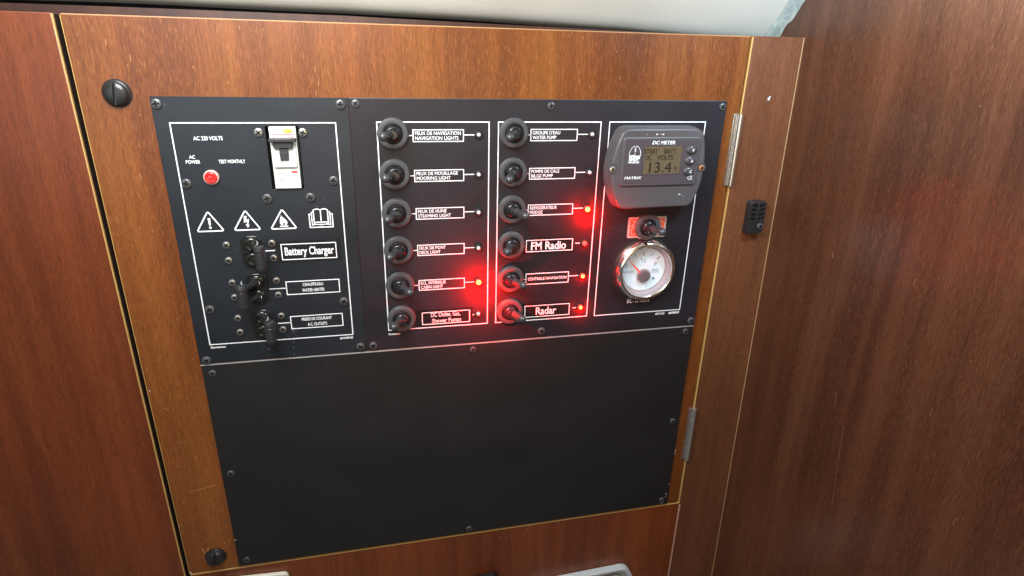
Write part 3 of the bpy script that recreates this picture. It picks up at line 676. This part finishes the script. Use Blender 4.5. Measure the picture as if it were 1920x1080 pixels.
rocker(330, -1, 'black double breaker with bar swung left beside the WATER HEATER label')
rocker(400, 1, 'black double breaker with tied levers beside the A.C. OUTLETS label')

# ---------------------------------------------------------------- DC meter
MA = (855, 200, 0.3)
mt_ = thing('dc_meter', 'grey plastic DC METER with screen reading 13.4 on the wider panel', 'meter', MA)
outl = [(784, 45.5), (792, 44), (922, 44), (936, 46.5), (945, 53), (951, 76), (954.5, 100), (955.5, 122), (954, 146), (949, 168), (939, 190), (933, 196), (924, 198.5), (794, 200), (784, 198), (777, 191), (766, 168), (759.5, 144), (758, 122), (760, 100), (766, 76), (775, 53)]
part('case', local(MB().prism(outl, 0.3, 34, 4.5), MA), M['meter'], mt_, bevel=3.5, seg=4)
part('bezel_ridge', local(MB().prism(stadium(857.5, 107, 78.5, 45.5, 6), 33.5, 37.5, 2.0), MA), M['meter'], mt_, bevel=1.2)
fx0, fx1, fy0, fy1 = 785.5, 931, 66.5, 147
part('face_plate', local(MB().prism(stadium((fx0+fx1)/2, (fy0+fy1)/2, (fx1-fx0)/2, (fy1-fy0)/2, 3.5), 37.2, 37.9), MA), M['meterface'], mt_)
mb = MB().box(822, 898.5, 77.5, 130, 37.7, 38.3); sc_ = part('screen', local(mb, MA), M['lcd'], mt_)
mb = MB().rect(822, 898.5, 77.5, 130, 1.6, 38.6); part('screen_edge', local(mb, MA), M['meterface'], sc_)
LCD = [('START', 822.5, 849.5), ('BATT', 862, 886.5)]
mb = MB()
for s_, a, b2 in LCD: mb.text(s_, a, b2, 83, 92, 38.6, 0.012)
for s_, a, b2 in [('DC', 826, 838), ('VOLTS', 849, 881)]: mb.text(s_, a, b2, 94.5, 103.5, 38.6, 0.012)
mb.text('13.4', 835, 880, 107.5, 127, 38.6, 0.0).text('v', 885.5, 892, 115.5, 123.5, 38.6, -0.008)
part('screen_digits', local(mb, MA), M['lcdink'], sc_)
mb = MB().text('DC METER', 837, 883, 68.5, 75, 38.2, 0.022, 0.2); part('lettering', local(mb, MA), M['print'], mt_)
mb = MB().text('MATRIX', 788, 821.5, 133.5, 138.5, 38.2, 0.02, 0.25); part('lettering', local(mb, MA), M['print'], mt_)
mb = MB().text('CE', 916.5, 926, 134.5, 141.5, 38.2, 0.0); part('lettering', local(mb, MA), M['print'], mt_)
mb = MB(); cx, cy = 804, 94
sail = [(cx+10.5*math.cos(a), cy-10.5*math.sin(a)) for a in [math.pi*i/12 for i in range(0, 13)]]
arcL = [(cx-11*math.cos(math.radians(a_))*1.0, 95-17.5*math.sin(math.radians(a_))) for a_ in (0, 12, 25, 38, 50, 62, 74, 84)]
mb.ribbon(arcL, 0.9, 38.2).ribbon([(2*cx-x+0.6, y) for x, y in arcL], 0.9, 38.2)
mb.ribbon([(cx+0.5, 78), (cx-0.2, 96)], 0.8, 38.2).sheet([(cx-1.2, 82), (cx+1.6, 81), (cx+1.6, 88), (cx-0.5, 89)], 38.2)
mb.sheet([(cx-11, 95), (cx-4, 93.8), (cx+4, 95.5), (cx+11, 94.5), (cx+11, 97), (cx-11, 97)], 38.2)
mb.text('BEP', 793.5, 815, 97.5, 104, 38.2, 0.045).text('MARINE', 792.5, 814, 105, 109.2, 38.2, 0.03)
part('printed_emblem', local(mb, MA), M['print'], mt_)
for y, ch in ((86, 'V'), (106, 'A'), (126, 'C')):
    q = part('button', local(MB().lathe([(8.0, 37.6), (8.0, 38.8), (7.2, 40.2), (5, 41.2), (0.01, 41.6)], 917.5-(y-86)*0.03, y, 28, 1.28), MA), M['button'], mt_, smooth=40)
    part('button_letter', local(MB().text(ch, 917, 921.5, y-3, y+2.6, 42.0, 0.03), MA), M['print'], q)
for x, me_, dk in ((765.5, SC_SV, 1), (944, SC_SV, -1)):
    part('screw_well', local(MB().lathe([(9.5, 33.9), (9.5, 34.5), (8.6, 34.6), (7.6, 34.3), (7.4, 34.05), (0.01, 34.05)], x, 119.5, 28), MA), M['meterface'], mt_, smooth=50)
    o = put_screw(me_, x-dk*1.2, 120.5, mt_, MA, 34.5)
o.data = screw_mesh('copper_screw', 6.0, 2.5, M['copper'], M['recess'])
mb = MB()
for x, y, r in [(905, 170, 2.0), (907.5, 171, 1.4), (914, 174, 1.2), (846, 57.4, 2.4), (853, 57.2, 1.2), (858, 57.3, 2.6), (826, 57.5, .9)]:
    mb.disc(x, y, r*0.5, 34.4 if y > 100 else 34.3, 7, 1.9)
o = part('scuff_spots', local(mb, MA), M['chip'], mt_); o['kind'] = 'stuff'

# ---------------------------------------------------------------- water gauge
GA = (867, 335, 0.3)
gg = thing('water_gauge', 'round chrome-rimmed water level gauge with pale blue dial', 'gauge', GA)
part('gasket', MB().lathe([(69.5, 0), (69.5, 1.2), (68.5, 2), (64, 2.2)], n=64, caps=False), M['boot'], gg, smooth=40)
part('bezel', MB().lathe([(65.5, 0), (66.3, 2.5), (66.0, 6), (64.2, 10.5), (61.5, 14.2), (58.5, 16.3), (56.0, 16.8), (54.4, 16.0), (53.8, 14.0), (53.6, 12.0)], n=96, caps=False), M['chrome'], gg, smooth=60)
part('inner_tube', MB().lathe([(53.6, 13), (53.0, 10.5), (51.2, 10.0), (50.6, 7), (50.0, 2), (49.0, -1.0), (46.5, -1.6)], n=96, caps=False), M['dialtube'], gg, smooth=40)
dl = part('dial', MB().lathe([(49.5, -3.0), (49.5, -1.8), (0.01, -1.8)], n=64), M['dial'], gg, smooth=30)
D = lambda x, y: (x-867, y-335)
mb = MB(); hd = -1.3
def tk(x0, y0, x1, y1, wd): mb.ribbon([D(x0, y0), D(x1, y1)], wd, hd)
tk(863.5, 298, 863, 306, 2.2); tk(884, 300, 879, 306, 1.4); tk(900, 308, 893.5, 314.5, 2.2); tk(843, 300, 846, 306, 1.4); tk(829, 308, 833, 313, 2.0)
def tx(s_, x0, x1, y0, y1, b2): mb.text(s_, x0-867, x1-867, y0-335, y1-335, hd, b2)
tx('E', 824, 830.5, 321, 329.5, 0.0); tx('F', 889.5, 896, 320, 329, 0.0); tx('1', 858, 860.5, 309, 314.5, 0); tx('2', 866, 870, 315, 320.5, 0); tk(869, 309, 862, 320.5, 0.9)
tx('WATER', 818, 844, 336, 342, 0.0)
for q in range(3): mb.ribbon([D(884+i*1.4, 335.5+q*3.4+0.9*math.sin(i*1.25)) for i in range(13)], 0.9, hd)
mb.disc(*D(890.5, 356), 2.8, hd)
part('dial_print', mb, M['dialink'], dl)
part('needle', MB().prism([D(863.5, 351), D(867.5, 346.5), D(830.5, 311.2), D(829.2, 312)], 2.0, 3.0), M['needle'], gg)
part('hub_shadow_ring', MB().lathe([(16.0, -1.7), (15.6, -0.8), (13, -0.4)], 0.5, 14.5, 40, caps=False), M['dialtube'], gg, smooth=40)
part('hub', MB().lathe([(12.8, -1.6), (12.8, 4.0), (12.0, 5.4), (10.5, 5.8), (0.01, 5.8)], 0.0, 14.0, 40), M['hub'], gg, smooth=35)
# glass cover
gm = bpy.data.materials.new('gauge_glass'); gm.use_nodes = True; nt = gm.node_tree
pb = nt.nodes['Principled BSDF']; pb.inputs['Base Color'].default_value = (1, 1, 1, 1); pb.inputs['Roughness'].default_value = 0.02; pb.inputs['Alpha'].default_value = 0.10; pb.inputs['Specular IOR Level'].default_value = 1.0
part('glass', MB().lathe([(53.4, 10.8), (30, 12.6), (0.01, 13.4)], n=64, caps=False), gm, gg, smooth=60)

# ---------------------------------------------------------------- hinges, catch, latches
def hinge(x, y0, y1, label):
    A = (x, y1, WOODH)
    t = thing('hinge', label, 'hinge', A, 'chromed door hinges')
    h0 = WOODH+0.9
    part('leaf', local(MB().box(x-11, x-1, y0, y1, WOODH-0.2, h0+1.2), A), M['hinge'], t, bevel=0.5)
    part('leaf', local(MB().box(x+4, x+8.5, y0+1, y1, WOODH-0.2, h0+1.4), A), M['hinge'], t, bevel=0.5)
    ym = (y0+y1)/2
    part('knuckle', local(MB().tube([(x+2, y0+1, 1.5), (x+2, ym-1.0, 1.5)], [5.4, 5.4], 20), A), M['knuckle'], t, smooth=40)
    part('knuckle', local(MB().tube([(x+2, ym+1.0, 1.5), (x+2, y1, 1.5)], [5.4, 5.4], 20), A), M['knuckle'], t, smooth=40)
    part('pin', local(MB().tube([(x+2, y0, 1.5), (x+2, y1+1, 1.5)], [2.6, 2.6], 12), A), M['hinge'], t, smooth=40)
hinge(1031, 24, 164, 'upper pitted chrome hinge between the door and the corner post')
hinge(1033, 690, 836, 'lower pitted chrome hinge between the door and the corner post')
KA = (1100, 266, WOODH)
ct = thing('vent_cover', 'small black plastic slotted cover screwed to the corner post', 'plastic cover', KA)
kb = stadium(1100.5, 230.5, 19.5, 35.5, 5)
body_me = MB().prism(kb, WOODH, 13, 3.0).mesh('body', M['catch'])
cuts = []
for sgn in (-1, 1):
    for q in range(4):
        y = 203+q*9.5
        cuts.append(MB().prism([(1100.5+sgn*2.5, y), (1100.5+sgn*15, y-3), (1100.5+sgn*15, y+1.2), (1100.5+sgn*2.5, y+4.4)], 7, 20).mesh('c', M['catch']))
body_me = boolean_cut(body_me, cuts); body_me.transform(Matrix.Translation(-W(KA)))
o = link('body', body_me, ct); b = o.modifiers.new('bevel', 'BEVEL'); b.width = 0.8*S; b.segments = 2; b.limit_method = 'ANGLE'
o.data.shade_smooth(); o.data.set_sharp_from_angle(angle=math.radians(40))
part('ridge', local(MB().box(1099.3, 1102, 200, 262, 12.6, 14.6, 0.6), KA), M['catch'], ct, bevel=0.5)
put_screw(SC_BL, 1110, 248, ct, KA, 13.2)
def latch(x, y, label):
    t = thing('turn_latch', label, 'latch', (x, y, WOODH), 'round slotted latches on the door')
    head = MB().lathe([(19.5, 0), (19.5, 2.5), (18.6, 4.2), (17.6, 4.6), (17.2, 9.5), (15.5, 11.6), (9, 13.0), (0.01, 13.4)], n=48).mesh('knob', M['catch'], 40)
    slot_ = MB().box(-2.0, 2.0, -19, 19, 8.5, 20).mesh('c', M['recess'])
    me_ = boolean_cut(head, [slot_]); link('knob', me_, t, rot=0.12)
    part('washer', MB().lathe([(21.2, 0), (21.2, 0.8), (19.5, 1.2)], n=40), M['boot'], t, smooth=40)
latch(-41, 931, 'round black slotted latch at the bottom left corner of the door')
latch(-44.5, -4, 'round black slotted latch at the top left corner of the door')

# ---------------------------------------------------------------- things cut off by the bottom edge
QA = (40, 1080, WOODH)
q = thing('wall_plate', 'small cream plastic plate screwed to the fascia at lower left', 'wall plate', QA)
part('plate', local(MB().prism([(-30, 992), (88, 999), (94, 1001.5), (97, 1007), (97, 1090), (-30, 1090)], WOODH, 6), QA), M['cream'], q, bevel=2.0, seg=3)
put_screw(SC_SV, 84, 1009, q, QA, 6)
QA = (525, 1120, WOODH)
q = thing('black_bracket', 'black plastic bracket with rounded top on the fascia', 'bracket', QA)
part('body', local(MB().prism([(496, 1104), (556, 1100), (565, 1103), (572, 1112), (578, 1180), (490, 1180)], WOODH, 22, 3), QA), M['gloss'], q, bevel=3.0, seg=3)
QA = (800, 1220, WOODH)
q = thing('plastic_tray', 'pale grey plastic tray with raised rim against the fascia', 'tray', QA)
outer = [(660, 1152), (890, 1143), (903, 1146), (913, 1155), (955, 1240), (650, 1240)]
inner = [(666, 1159), (886, 1150), (894, 1152), (901, 1159), (935, 1232), (658, 1232)]
mb = MB(); n = 6
vs = [(x, y, WOODH) for x, y in outer]+[(x, y, 16) for x, y in outer]+[(x, y, 16) for x, y in inner]+[(x, y, 4) for x, y in inner]
fs = [(i+k_*n, (i+1) % n+k_*n, (i+1) % n+(k_+1)*n, i+(k_+1)*n) for k_ in range(3) for i in range(n)]+[tuple(range(3*n, 4*n)), tuple(range(n))]
mb._add(vs, fs); part('rim', local(mb, QA), M['traygrey'], q, bevel=1.5, seg=3)
part('insert', local(MB().prism([(720, 1172), (880, 1166), (892, 1172), (915, 1225), (720, 1228)], 4, 13, 3), QA), M['trayin'], q, bevel=1.5)
